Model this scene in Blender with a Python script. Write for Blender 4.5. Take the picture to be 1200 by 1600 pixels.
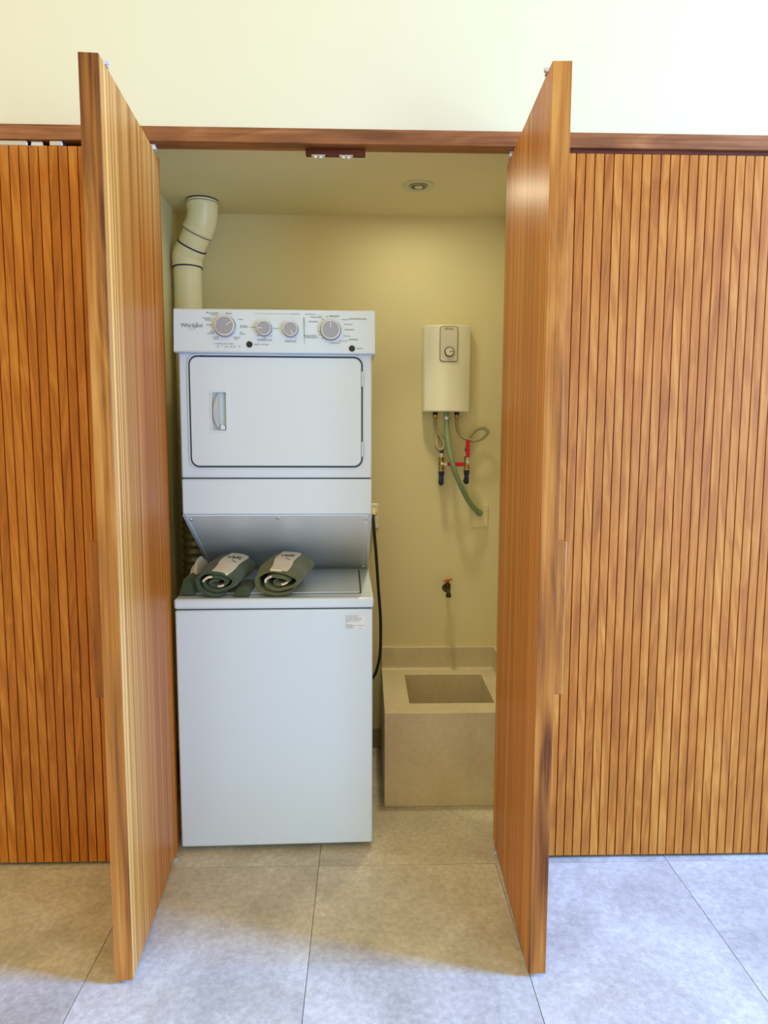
import bpy, bmesh, math, random
from mathutils import Vector, Matrix
random.seed(7)
sc = bpy.context.scene
for o in list(bpy.data.objects):
    bpy.data.objects.remove(o, do_unlink=True)
COL = sc.collection

# ------------------------------------------------------------------ camera
YAW, PITCH, ROLL, FPX = 0.0277, -0.1054, 0.0032, 1096.2
CAM = Vector((0.0726, -2.3465, 1.4953))
fw = Vector((math.sin(YAW)*math.cos(PITCH), math.cos(YAW)*math.cos(PITCH), math.sin(PITCH)))
rt = Vector((math.cos(YAW), -math.sin(YAW), 0))
up = rt.cross(fw)
r2 = rt*math.cos(ROLL) + up*math.sin(ROLL)
u2 = -rt*math.sin(ROLL) + up*math.cos(ROLL)
cd = bpy.data.cameras.new('camera'); cam = bpy.data.objects.new('camera', cd); COL.objects.link(cam)
M3 = Matrix((r2, u2, -fw)).transposed()
cam.matrix_world = Matrix.Translation(CAM) @ M3.to_4x4()
cd.sensor_fit = 'AUTO'; cd.sensor_width = 36.0; cd.lens = FPX*36.0/1600.0
cd.clip_start = 0.05
sc.camera = cam

# ------------------------------------------------------------------ world, lights, exposure
wd = bpy.data.worlds.new('room_light'); sc.world = wd; wd.use_nodes = True
bg = wd.node_tree.nodes['Background']
bg.inputs[0].default_value = (1.0, 0.85, 0.45, 1); bg.inputs[1].default_value = 0.98

def area(name, loc, target, sx, sy, col, watts):
    l = bpy.data.lights.new(name, 'AREA'); l.shape = 'RECTANGLE'; l.size = sx; l.size_y = sy
    l.color = col; l.energy = watts
    o = bpy.data.objects.new(name, l); COL.objects.link(o)
    o.location = loc
    o.rotation_euler = (Vector(target)-Vector(loc)).to_track_quat('-Z', 'Y').to_euler()
    return o
# tall glazed opening on the right side of the room: cool sky light raking along the doors
area('daylight_from_side_window', (8.0, -1.90, 3.3), (0.0, -1.0, 0.2), 1.9, 3.0, (0.11, 0.34, 1.0), 2700)
# wide glazing behind the photographer
area('daylight_from_rear_window', (3.1, -4.4, 1.2), (0.0, 0.1, 1.2), 1.4, 2.0, (0.38, 0.66, 1.0), 96)

sc.view_settings.view_transform = 'Standard'
sc.view_settings.look = 'None'
sc.view_settings.exposure = 0.15
sc.view_settings.gamma = 1.0
sc.view_settings.use_curve_mapping = False

# ------------------------------------------------------------------ materials
def lin(r, g, b):
    f = lambda c: (c/255/12.92) if c/255 <= 0.04045 else ((c/255+0.055)/1.055)**2.4
    return (f(r), f(g), f(b), 1.0)

def new_mat(name):
    m = bpy.data.materials.new(name); m.use_nodes = True
    nt = m.node_tree
    return m, nt, nt.nodes['Principled BSDF']

def plain(name, rgb, rough=0.5, metal=0.0, noise=0.0, nscale=8.0, coat=0.0, bump=0.0, bscale=200.0, spec=None):
    m, nt, b = new_mat(name)
    c = lin(*rgb)
    b.inputs['Roughness'].default_value = rough
    b.inputs['Metallic'].default_value = metal
    if spec is not None: b.inputs['Specular IOR Level'].default_value = spec
    if coat: b.inputs['Coat Weight'].default_value = coat; b.inputs['Coat Roughness'].default_value = 0.08
    tc = nt.nodes.new('ShaderNodeTexCoord')
    n = nt.nodes.new('ShaderNodeTexNoise'); n.inputs['Scale'].default_value = nscale; n.inputs['Detail'].default_value = 5
    nt.links.new(tc.outputs['Object'], n.inputs['Vector'])
    mx = nt.nodes.new('ShaderNodeMix'); mx.data_type = 'RGBA'
    mx.inputs[6].default_value = tuple(v*(1-noise) for v in c[:3])+(1,)
    mx.inputs[7].default_value = tuple(min(1, v*(1+noise)) for v in c[:3])+(1,)
    nt.links.new(n.outputs['Fac'], mx.inputs[0])
    nt.links.new(mx.outputs[2], b.inputs['Base Color'])
    if bump:
        n2 = nt.nodes.new('ShaderNodeTexNoise'); n2.inputs['Scale'].default_value = bscale; n2.inputs['Detail'].default_value = 3
        nt.links.new(tc.outputs['Object'], n2.inputs['Vector'])
        bp = nt.nodes.new('ShaderNodeBump'); bp.inputs['Strength'].default_value = bump; bp.inputs['Distance'].default_value = 0.002
        nt.links.new(n2.outputs['Fac'], bp.inputs['Height']); nt.links.new(bp.outputs['Normal'], b.inputs['Normal'])
    return m

def wood(name, dark, mid, light, rough=0.35, across=60.0, along=1.6, figure=0.5, tilt=0.0, coat=0.0, axis='Z', vary=0.12, spread=0.18):
    """long-grained timber; grain runs along `axis` of the object, every board draws its own figure"""
    m, nt, b = new_mat(name)
    N, L = nt.nodes.new, nt.links.new
    b.inputs['Roughness'].default_value = rough
    b.inputs['Specular IOR Level'].default_value = 0.3
    if coat: b.inputs['Coat Weight'].default_value = coat; b.inputs['Coat Roughness'].default_value = 0.3
    tc = N('ShaderNodeTexCoord'); oi = N('ShaderNodeObjectInfo')
    off = N('ShaderNodeVectorMath'); off.operation = 'SCALE'
    off.inputs[0].default_value = (37.0, 19.0, 53.0); L(oi.outputs['Random'], off.inputs['Scale'])
    add = N('ShaderNodeVectorMath'); add.operation = 'ADD'
    L(tc.outputs['Object'], add.inputs[0]); L(off.outputs[0], add.inputs[1])
    # tilt of the figure differs from board to board
    sh = N('ShaderNodeMath'); sh.operation = 'MULTIPLY_ADD'; L(oi.outputs['Random'], sh.inputs[0])
    sh.inputs[1].default_value = 2*tilt; sh.inputs[2].default_value = -tilt
    rot = N('ShaderNodeVectorRotate'); rot.rotation_type = 'Y_AXIS'
    L(add.outputs[0], rot.inputs['Vector']); L(sh.outputs[0], rot.inputs['Angle'])
    mp = N('ShaderNodeMapping'); L(rot.outputs[0], mp.inputs['Vector'])
    s = {'Z': (across, across, along), 'X': (along, across, across), 'Y': (across, along, across)}[axis]
    mp.inputs['Scale'].default_value = s
    n1 = N('ShaderNodeTexNoise'); n1.inputs['Scale'].default_value = 1.0; n1.inputs['Detail'].default_value = 6; n1.inputs['Roughness'].default_value = 0.62
    n1.inputs['Distortion'].default_value = 0.35
    L(mp.outputs[0], n1.inputs['Vector'])
    mp2 = N('ShaderNodeMapping'); L(rot.outputs[0], mp2.inputs['Vector'])
    mp2.inputs['Scale'].default_value = tuple(v*f for v, f in zip(s, {'Z': (.22, .22, 1.6), 'X': (1.6, .22, .22), 'Y': (.22, 1.6, .22)}[axis]))
    n2 = N('ShaderNodeTexNoise'); n2.inputs['Scale'].default_value = 1.0; n2.inputs['Detail'].default_value = 3; n2.inputs['Distortion'].default_value = 1.2
    L(mp2.outputs[0], n2.inputs['Vector'])
    mx = N('ShaderNodeMath'); mx.operation = 'MULTIPLY_ADD'
    L(n2.outputs['Fac'], mx.inputs[0]); mx.inputs[1].default_value = figure
    ml = N('ShaderNodeMath'); ml.operation = 'MULTIPLY'; L(n1.outputs['Fac'], ml.inputs[0]); ml.inputs[1].default_value = 1.0-figure
    L(ml.outputs[0], mx.inputs[2])
    vr = N('ShaderNodeMath'); vr.operation = 'MULTIPLY_ADD'; L(oi.outputs['Random'], vr.inputs[0]); vr.inputs[1].default_value = vary
    va = N('ShaderNodeMath'); va.operation = 'ADD'; va.inputs[1].default_value = -vary/2
    L(mx.outputs[0], va.inputs[0]); L(va.outputs[0], vr.inputs[2])
    cr = N('ShaderNodeValToRGB'); e = cr.color_ramp.elements
    e[0].position = 0.5-spread; e[0].color = lin(*dark); e[1].position = 0.5+spread; e[1].color = lin(*light)
    k = e.new(0.5); k.color = lin(*mid)
    L(vr.outputs[0], cr.inputs[0]); L(cr.outputs[0], b.inputs['Base Color'])
    bp = N('ShaderNodeBump'); bp.inputs['Strength'].default_value = 0.12; bp.inputs['Distance'].default_value = 0.001
    L(n1.outputs['Fac'], bp.inputs['Height']); L(bp.outputs['Normal'], b.inputs['Normal'])
    return m

def cement(name, c0, c1, c2, rough=0.5):
    m, nt, b = new_mat(name)
    N, L = nt.nodes.new, nt.links.new
    b.inputs['Roughness'].default_value = rough
    tc = N('ShaderNodeTexCoord'); oi = N('ShaderNodeObjectInfo')
    off = N('ShaderNodeVectorMath'); off.operation = 'SCALE'; off.inputs[0].default_value = (11.0, 17.0, 5.0)
    L(oi.outputs['Random'], off.inputs['Scale'])
    add = N('ShaderNodeVectorMath'); add.operation = 'ADD'; L(tc.outputs['Object'], add.inputs[0]); L(off.outputs[0], add.inputs[1])
    n1 = N('ShaderNodeTexNoise'); n1.inputs['Scale'].default_value = 2.6; n1.inputs['Detail'].default_value = 9; n1.inputs['Roughness'].default_value = 0.63; n1.inputs['Distortion'].default_value = 0.5
    n2 = N('ShaderNodeTexNoise'); n2.inputs['Scale'].default_value = 55; n2.inputs['Detail'].default_value = 6; n2.inputs['Roughness'].default_value = 0.7
    L(add.outputs[0], n1.inputs['Vector']); L(add.outputs[0], n2.inputs['Vector'])
    a = N('ShaderNodeMath'); a.operation = 'MULTIPLY'; a.inputs[1].default_value = 0.42; L(n2.outputs['Fac'], a.inputs[0])
    s = N('ShaderNodeMath'); s.operation = 'MULTIPLY_ADD'; s.inputs[1].default_value = 0.58; L(n1.outputs['Fac'], s.inputs[0]); L(a.outputs[0], s.inputs[2])
    cr = N('ShaderNodeValToRGB'); e = cr.color_ramp.elements
    e[0].position = 0.36; e[0].color = lin(*c0); e[1].position = 0.64; e[1].color = lin(*c2)
    k = e.new(0.5); k.color = lin(*c1)
    L(s.outputs[0], cr.inputs[0]); L(cr.outputs[0], b.inputs['Base Color'])
    return m

def fabric(name, rgb, rgb2):
    m, nt, b = new_mat(name)
    N, L = nt.nodes.new, nt.links.new
    b.inputs['Roughness'].default_value = 0.95; b.inputs['Specular IOR Level'].default_value = 0.1
    b.inputs['Sheen Weight'].default_value = 0.25
    tc = N('ShaderNodeTexCoord')
    n = N('ShaderNodeTexNoise'); n.inputs['Scale'].default_value = 14; n.inputs['Detail'].default_value = 4; L(tc.outputs['Object'], n.inputs['Vector'])
    mx = N('ShaderNodeMix'); mx.data_type = 'RGBA'; mx.inputs[6].default_value = lin(*rgb); mx.inputs[7].default_value = lin(*rgb2)
    L(n.outputs['Fac'], mx.inputs[0]); L(mx.outputs[2], b.inputs['Base Color'])
    n2 = N('ShaderNodeTexNoise'); n2.inputs['Scale'].default_value = 320; n2.inputs['Detail'].default_value = 2; L(tc.outputs['Object'], n2.inputs['Vector'])
    w = N('ShaderNodeTexNoise'); w.inputs['Scale'].default_value = 1.0; w.inputs['Detail'].default_value = 3
    mp = N('ShaderNodeMapping'); mp.inputs['Scale'].default_value = (14, 90, 14); L(tc.outputs['Object'], mp.inputs['Vector']); L(mp.outputs[0], w.inputs['Vector'])
    b1 = N('ShaderNodeBump'); b1.inputs['Strength'].default_value = 0.5; b1.inputs['Distance'].default_value = 0.001; L(n2.outputs['Fac'], b1.inputs['Height'])
    b2 = N('ShaderNodeBump'); b2.inputs['Strength'].default_value = 0.7; b2.inputs['Distance'].default_value = 0.006; L(w.outputs['Fac'], b2.inputs['Height'])
    L(b1.outputs['Normal'], b2.inputs['Normal']); L(b2.outputs['Normal'], b.inputs['Normal'])
    return m

MAT = dict(
    wall=plain('cream_wall_paint', (226, 215, 170), 0.7, noise=0.015, nscale=3, bump=0.06, bscale=120),
    ceil=plain('closet_ceiling_paint', (226, 215, 170), 0.75, noise=0.01, nscale=3),
    slat=wood('slat_wood', (146, 78, 18), (184, 110, 32), (212, 144, 60), rough=0.48, across=70, along=2.4, figure=0.42, tilt=0.13, vary=0.08, spread=0.20),
    door=wood('door_veneer', (140, 76, 20), (194, 116, 38), (240, 168, 84), rough=0.42, across=150, along=0.28, figure=0.30, coat=0.06, vary=0.0, spread=0.13),
    edge=wood('door_edge_wood', (92, 44, 14), (170, 106, 40), (206, 146, 70), rough=0.45, across=60, along=0.8, figure=0.55, vary=0.0, spread=0.14),
    lintel=wood('lintel_wood', (112, 64, 34), (146, 90, 48), (178, 118, 70), rough=0.45, across=60, along=1.6, figure=0.5, axis='X', vary=0.0, spread=0.13),
    block=wood('stop_block_wood', (54, 22, 10), (84, 36, 18), (110, 54, 30), rough=0.5, across=40, along=2, axis='X', vary=0.0),
    tile=cement('cement_tile', (170, 162, 146), (200, 192, 174), (228, 222, 206), 0.42),
    sink=cement('cement_sink', (200, 186, 156), (210, 197, 168), (220, 208, 182), 0.45),
    skirting=cement('cement_skirting', (150, 140, 120), (160, 150, 128), (170, 160, 138), 0.5),
    grout=plain('grout', (150, 142, 126), 0.9, noise=0.05),
    enamel=plain('white_enamel', (216, 233, 255), 0.22, noise=0.008, nscale=2, coat=0.3),
    panelw=plain('white_console_plastic', (216, 233, 254), 0.35, noise=0.008, nscale=2),
    gap=plain('dark_seam', (70, 84, 84), 0.7),
    slope=plain('sloped_back_enamel', (236, 246, 255), 0.18, noise=0.01, nscale=2, coat=0.4),
    pocket=plain('handle_pocket_plastic', (196, 212, 226), 0.35),
    grip=plain('handle_grip_plastic', (190, 200, 214), 0.4),
    chrome=plain('chrome', (214, 222, 234), 0.22, 0.6),
    knob=plain('knob_face', (158, 164, 186), 0.34, 0.15, noise=0.03),
    ring=plain('knob_ring', (236, 242, 252), 0.15, 0.4),
    black=plain('black_plastic', (20, 26, 28), 0.4),
    rubber=plain('black_rubber', (14, 14, 12), 0.5),
    ink=plain('dark_print', (52, 56, 66), 0.6),
    inkl=plain('grey_print', (128, 132, 142), 0.6),
    redink=plain('red_print', (150, 40, 40), 0.6),
    paper=plain('white_label', (230, 238, 252), 0.6),
    pvc=plain('cream_pvc', (238, 230, 190), 0.35, noise=0.02),
    glue=plain('blue_pipe_cement', (12, 16, 80), 0.4),
    flex=plain('aluminium_duct', (170, 165, 140), 0.42, 0.85, noise=0.06),
    heater=plain('heater_white_plastic', (238, 234, 216), 0.16, noise=0.006, coat=0.4),
    heaterp=plain('heater_control_plastic', (222, 216, 200), 0.25),
    dark=plain('dark_outline', (58, 54, 44), 0.5),
    silver=plain('dial_silver', (226, 220, 206), 0.35, 0.3),
    hose=plain('green_hose', (124, 146, 112), 0.5, noise=0.08, nscale=30),
    braid=plain('braided_steel', (158, 150, 116), 0.5, 0.15, noise=0.2, nscale=400, bump=0.6, bscale=700),
    brass=plain('brass', (176, 148, 74), 0.35, 0.85, noise=0.1, nscale=60),
    tape=plain('ptfe_tape', (232, 224, 186), 0.6),
    red=plain('red_lever_vinyl', (196, 18, 36), 0.4),
    blue=plain('blue_plastic_fitting', (16, 34, 84), 0.4),
    bronze=plain('dark_bronze', (74, 62, 34), 0.4, 0.75, noise=0.2, nscale=80),
    orange=plain('orange_handle', (196, 92, 28), 0.45),
    plate=plain('wall_plate_plastic', (232, 222, 180), 0.25),
    steel=plain('outlet_steel', (206, 202, 190), 0.3, 0.5),
    cream=plain('plug_cream', (222, 206, 160), 0.5),
    towel=fabric('dark_green_terry', (56, 76, 60), (84, 100, 82)),
    towel2=fabric('olive_terry', (84, 92, 56), (108, 112, 76)),
    band=fabric('white_terry', (214, 204, 186), (232, 224, 210)),
    lamp=plain('downlight_white', (206, 204, 168), 0.5),
    lampin=plain('downlight_reflector', (150, 148, 128), 0.3, 0.5),
    alu=plain('aluminium', (200, 200, 214), 0.3, 0.9),
    cavity=plain('unlit_cavity_tone', (60, 44, 30), 0.9),  # dark colour stands in for the unlit gap behind the slats
)

# ------------------------------------------------------------------ mesh helpers
def rrect(x0, x1, z0, z1, r, n=6):
    pts = []
    for cx, cz, a0 in ((x1-r, z1-r, 0), (x0+r, z1-r, 90), (x0+r, z0+r, 180), (x1-r, z0+r, 270)):
        for i in range(n+1):
            a = math.radians(a0+90*i/n); pts.append((cx+r*math.cos(a), cz+r*math.sin(a)))
    return pts

def catmull(P, n=8):
    P = [Vector(p) for p in P]; out = []
    Q = [P[0]*2-P[1]] + P + [P[-1]*2-P[-2]]
    for i in range(1, len(Q)-2):
        a, b, c, d = Q[i-1:i+3]
        for k in range(n):
            t = k/n
            out.append(0.5*((2*b)+(c-a)*t+(2*a-5*b+4*c-d)*t*t+(3*b-a-3*c+d)*t**3))
    out.append(P[-1]); return out

class MB:
    def __init__(s): s.bm = bmesh.new()
    def box(s, x0, x1, y0, y1, z0, z1):
        v = [s.bm.verts.new(p) for p in ((x0,y0,z0),(x1,y0,z0),(x1,y1,z0),(x0,y1,z0),(x0,y0,z1),(x1,y0,z1),(x1,y1,z1),(x0,y1,z1))]
        for f in ((3,2,1,0),(4,5,6,7),(0,1,5,4),(1,2,6,5),(2,3,7,6),(3,0,4,7)): s.bm.faces.new([v[i] for i in f])
        return s
    def prism(s, poly, a0, a1, plane='xz', inset=0.0):
        """polygon in a plane, extruded along the third axis from a0 to a1"""
        def P(p, a):
            return {'xz': (p[0], a, p[1]), 'xy': (p[0], p[1], a), 'yz': (a, p[0], p[1])}[plane]
        A = [s.bm.verts.new(P(p, a0)) for p in poly]; B = [s.bm.verts.new(P(p, a1)) for p in poly]
        n = len(poly)
        s.bm.faces.new(A); s.bm.faces.new(B[::-1])
        for i in range(n): s.bm.faces.new((A[i], B[i], B[(i+1)%n], A[(i+1)%n]))
        return s
    def ringplate(s, outer, inner, a0, a1, plane='xz'):
        def P(p, a):
            return {'xz': (p[0], a, p[1]), 'xy': (p[0], p[1], a), 'yz': (a, p[0], p[1])}[plane]
        n = len(outer)
        L = [[s.bm.verts.new(P(p, a)) for p in q] for q in (outer, inner) for a in (a0, a1)]
        o0, o1, i0, i1 = L
        for i in range(n):
            j = (i+1) % n
            for a, b in ((o0, i0), (i1, o1), (o1, o0), (i0, i1)): s.bm.faces.new((a[i], a[j], b[j], b[i]))
        return s
    def lathe(s, prof, c=(0,0,0), axis='z', seg=28):
        c = Vector(c); rings = []
        for r, h in prof:
            if r < 1e-6:
                p = {'z': (0,0,h), 'y': (0,h,0), 'x': (h,0,0)}[axis]; rings.append([s.bm.verts.new(c+Vector(p))]); continue
            ring = []
            for i in range(seg):
                a = 2*math.pi*i/seg; u, v = r*math.cos(a), r*math.sin(a)
                p = {'z': (u,v,h), 'y': (u,h,v), 'x': (h,u,v)}[axis]; ring.append(s.bm.verts.new(c+Vector(p)))
            rings.append(ring)
        for A, B in zip(rings, rings[1:]):
            if len(A) == 1 and len(B) == 1: continue
            for i in range(seg):
                j = (i+1) % seg
                if len(A) == 1: s.bm.faces.new((A[0], B[i], B[j]))
                elif len(B) == 1: s.bm.faces.new((A[i], A[j], B[0]))
                else: s.bm.faces.new((A[i], A[j], B[j], B[i]))
        return s
    def tube(s, pts, r, seg=14, cap=True):
        pts = [Vector(p) for p in pts]; n = len(pts)
        rad = r if isinstance(r, (list, tuple)) else [r]*n
        T = [(pts[min(i+1, n-1)]-pts[max(i-1, 0)]).normalized() for i in range(n)]
        ref = Vector((0, 1, 0)) if abs(T[0].y) < 0.9 else Vector((1, 0, 0))
        nrm = (ref - T[0]*ref.dot(T[0])).normalized(); rings = []
        for i in range(n):
            nrm = (nrm - T[i]*nrm.dot(T[i])).normalized(); bn = T[i].cross(nrm)
            rings.append([s.bm.verts.new(pts[i]+(nrm*math.cos(2*math.pi*k/seg)+bn*math.sin(2*math.pi*k/seg))*rad[i]) for k in range(seg)])
        for A, B in zip(rings, rings[1:]):
            for k in range(seg): s.bm.faces.new((A[k], A[(k+1)%seg], B[(k+1)%seg], B[k]))
        if cap: s.bm.faces.new(rings[0][::-1]); s.bm.faces.new(rings[-1])
        return s
    def text(s, body, x, z, size, y, mat=None, align='LEFT', sx=1.0, rot=0.0, depth=0.0003):
        cu = bpy.data.curves.new('t', 'FONT'); cu.body = body; cu.size = size; cu.align_x = align; cu.align_y = 'CENTER'; cu.resolution_u = 3
        ob = bpy.data.objects.new('t', cu); COL.objects.link(ob)
        dg = bpy.context.evaluated_depsgraph_get()
        me = bpy.data.meshes.new_from_object(ob.evaluated_get(dg))
        M = Matrix.Translation((x, y, z)) @ Matrix.Rotation(rot, 4, 'Y') @ Matrix.Rotation(math.pi/2, 4, 'X') @ Matrix.Diagonal((sx, 1, 1, 1))
        me.transform(M); s.bm.from_mesh(me)
        bpy.data.objects.remove(ob); bpy.data.curves.remove(cu); bpy.data.meshes.remove(me)
        return s
    def mesh(s, name, mat, ang=35):
        bmesh.ops.recalc_face_normals(s.bm, faces=s.bm.faces)
        me = bpy.data.meshes.new(name); s.bm.to_mesh(me); s.bm.free()
        for p in me.polygons: p.use_smooth = True
        me.set_sharp_from_angle(angle=math.radians(ang))
        me.materials.append(MAT[mat]); return me
    def build(s, name, mat, parent=None, bevel=0.0, seg=2, ang=35):
        o = bpy.data.objects.new(name, s.mesh(name, mat, ang)); COL.objects.link(o)
        if parent is not None: o.parent = parent
        if bevel:
            b = o.modifiers.new('bevel', 'BEVEL'); b.width = bevel; b.segments = seg; b.limit_method = 'ANGLE'; b.angle_limit = math.radians(40)
            b.harden_normals = False
        return o

def thing(name, label, cat, loc=(0,0,0), rotz=0.0, group=None):
    o = bpy.data.objects.new(name, None); COL.objects.link(o); o.empty_display_size = 0.05
    o.location = loc; o.rotation_euler = (0, 0, rotz)
    o['label'] = label; o['category'] = cat
    if group: o['group'] = group
    return o
def tag(o, label, cat, group=None):
    o['label'] = label; o['category'] = cat
    if group: o['group'] = group
    return o
def struct(o, label=None):
    o['kind'] = 'structure'
    if label: o['label'] = label
    return o
def inst(name, me, parent, loc=(0,0,0), rotz=0.0):
    o = bpy.data.objects.new(name, me); COL.objects.link(o); o.parent = parent
    o.location = loc; o.rotation_euler = (0, 0, rotz); return o

# ------------------------------------------------------------------ setting
YB = 0.925; XL = -0.765; XR = 0.705; ZC = 2.486; ZB = 2.425; ZL = 2.471; ZT = 2.407
floor = struct(MB().box(-3.4, 3.4, -4.2, YB+0.1, -0.06, -0.004).build('floor', 'grout'), 'large-format cement tile floor')
XS = [-3.16, -2.545, -1.93, -1.315, -0.70, -0.088, 0.535, 1.15, 1.765, 2.38, 2.995]
ys = [-3.67, -2.455, -1.24, -0.023, 1.02]
tiles = {}
for j in range(len(ys)-1):
    xs = XS if j < 3 else [-3.16, -2.545, -1.93, -1.315, -0.70, -0.088, 0.715, 1.15, 1.765, 2.38, 2.995]
    for i in range(len(xs)-1):
        w, d = round(xs[i+1]-xs[i], 4), round(ys[j+1]-ys[j], 4)
        if (w, d) not in tiles:
            g = 0.0011
            t = MB().box(-w/2+g, w/2-g, -d/2+g, d/2-g, -0.012, 0.0)
            tiles[(w, d)] = t.mesh('tile', 'tile')
        inst('tile', tiles[(w, d)], floor, ((xs[i]+xs[i+1])/2, (ys[j]+ys[j+1])/2, 0))

struct(MB().box(-3.4, 3.4, 0.006, 0.10, ZL, 4.3).build('wall_front', 'wall'), 'cream plaster wall above the wooden lintel')
struct(MB().box(-0.95, 0.90, YB, YB+0.1, 0, ZC+0.1).build('wall_back', 'wall'), 'cream back wall of the laundry closet')
struct(MB().box(XL-0.10, XL, 0.10, YB, 0, ZC+0.1).build('wall_left', 'wall'))
struct(MB().box(XR, XR+0.10, 0.125, YB, 0, ZC+0.1).build('wall_right', 'wall'))
struct(MB().box(-3.4, XL, 0.062, 0.10, 0, ZL).build('wall_behind_left_slats', 'cavity'))
struct(MB().box(XR, 3.4, 0.062, 0.10, 0, ZL).build('wall_behind_right_slats', 'cavity'))
struct(MB().box(XL, XR, 0.10, YB, ZC, ZC+0.1).build('ceiling', 'ceil'))
struct(MB().box(XL+0.012, 0.150, YB-0.012, YB, 0, 0.10).build('baseboard_back', 'skirting', bevel=0.001))
struct(MB().box(XL, XL+0.012, 0.11, YB, 0, 0.10).build('baseboard_left', 'skirting', bevel=0.001))
struct(MB().box(-3.4, 3.4, 0.0, 0.062, ZB, ZL).build('trim_1', 'lintel', bevel=0.0015), 'long brown wooden lintel over the doors')
struct(MB().box(0.615, 3.4, 0.012, 0.060, 2.411, ZB).build('trim_2', 'block', bevel=0.001), 'dark wooden stop strip above right slats')

# ------------------------------------------------------------------ slatted doors
PITCH_S = 0.0307; HZ = ZT-0.012
slat_me = MB().box(-PITCH_S/2+0.0014, PITCH_S/2-0.0014, 0, 0.012, 0, HZ).mesh('slat', 'slat')
def add_bevel(o, w):
    b = o.modifiers.new('bevel', 'BEVEL'); b.width = w; b.segments = 1; b.limit_method = 'ANGLE'

def closed_door(x_first, sgn, n, label):
    """x_first: slat edge nearest the opening"""
    d = thing('closet_door', label, 'door', (x_first, 0, 0.012)); 
    x0, x1 = sorted((0, sgn*n*PITCH_S))
    MB().box(x0, x1, 0.0122, 0.046, 0, HZ).build('door_core', 'block', d)
    for i in range(n):
        s = inst('slat', slat_me, d, (sgn*(i+0.5)*PITCH_S, 0, 0)); add_bevel(s, 0.0012)
    return d
closed_door(0.753-4*PITCH_S, 1, 44, 'closed slatted wooden door right of the opening, bright orange brown')
closed_door(-0.834+5*PITCH_S, -1, 41, 'closed slatted wooden door left of the opening, in shade')

def open_door(near, far, side, label):
    """leaf swung out; local +x runs from pivot end to free end along the inner face, local +y towards the outer face"""
    near, far = Vector((*near, 0)), Vector((*far, 0))
    L = (near-far).length; T = 0.048
    d = thing('closet_door', label, 'door', (far.x, far.y, 0.012))
    ex = (near-far).normalized()
    ang = math.atan2(ex.y, ex.x); d.rotation_euler = (0, 0, ang)
    s = -1 if side == 'L' else 1      # outer face lies at local -y for the left leaf, +y for the right one
    def yy(a, b): return sorted((s*a, s*b))
    y0, y1 = yy(0, T-0.0122); MB().box(0, L-0.004, y0, y1, 0, HZ).build('door_core', 'door', d)
    y0, y1 = yy(0, T); MB().box(L-0.004+0.0002, L, y0+0.0003, y1-0.0003, 0, HZ).build('edge_lipping', 'edge', d, bevel=0.0008)
    n = int((L-0.004)/PITCH_S); x0 = L-0.004-n*PITCH_S
    for i in range(n):
        o = inst('slat', slat_me, d, (x0+(i+0.5)*PITCH_S, s*T, 0), 0 if s < 0 else math.pi); add_bevel(o, 0.0012)
    # pull handle on the outer face next to the free edge
    y0, y1 = yy(T, T+0.034)
    MB().box(L-0.072, L-0.042, y0, y1, 0.800-0.012, 1.222-0.012).build('handle', 'edge', d, bevel=0.003)
    # small chrome roller catch on the top edge near the free end
    y0, y1 = yy(-0.004, 0.016)
    rc = MB().box(L-0.075, L-0.050, y0, y1, HZ, HZ+0.004).build('roller_catch', 'chrome', d)
    MB().lathe([(0.0, -0.007), (0.006, -0.007), (0.006, 0.007), (0.0, 0.007)], (L-0.0625, s*-0.001, HZ+0.009), 'y', 14).build('roller', 'chrome', rc)
    # pivots, top and bottom
    y0, y1 = yy(-0.006, 0.016)
    MB().box(0.055, 0.085, y0, y1, HZ, HZ+0.0165).build('pivot', 'chrome', d, bevel=0.001)
    MB().box(0.072, 0.092, y0-0.004*(s > 0), y1+0.004*(s < 0), -0.0115, 0.0).build('pivot', 'chrome', d, bevel=0.001)
    return d
open_door((-0.5633, -0.5483), (-0.6056, 0.1002), 'L', 'open wooden door standing left of the white washer')
open_door((0.5288, -0.5492), (0.5513, 0.116), 'R', 'open wooden door standing right of the concrete sink')

# stop block with two catches under the lintel
b = thing('stop_block', 'small dark wooden stop block with two metal catches under the lintel', 'door stop', (-0.022, 0.040, ZB))
MB().box(-0.097, 0.097, -0.0, 0.022, -0.019, 0).build('block', 'block', b, bevel=0.002)
for x in (-0.056, 0.034):
    c = MB().box(x-0.022, x+0.022, -0.001, 0.018, -0.0205, -0.0188).build('catch_plate', 'chrome', b)
    for s in (-1, 1):
        P = [(x+s*0.003, -0.021), (x+s*0.004, -0.028), (x+s*0.013, -0.0275), (x+s*0.014, -0.021)]
        MB().prism(P if s > 0 else P[::-1], 0.002, 0.014).build('catch_jaw', 'chrome', c)

# aluminium track in the gap over the left closed door
t = thing('door_track', 'shiny aluminium track piece in dark gap above left slatted door', 'track', (-0.877, 0.006, 2.4085))
MB().box(-0.50, -0.115, 0, 0.026, 0.0, 0.0160).build('rail', 'alu', t, bevel=0.002)
MB().box(-0.105, -0.068, 0.004, 0.026, 0.0, 0.0155).build('roller_carriage', 'chrome', t, bevel=0.002)
MB().box(-0.045, -0.005, -0.002, 0.026, 0.0, 0.0158).build('end_bracket', 'alu', t, bevel=0.002)

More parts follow.
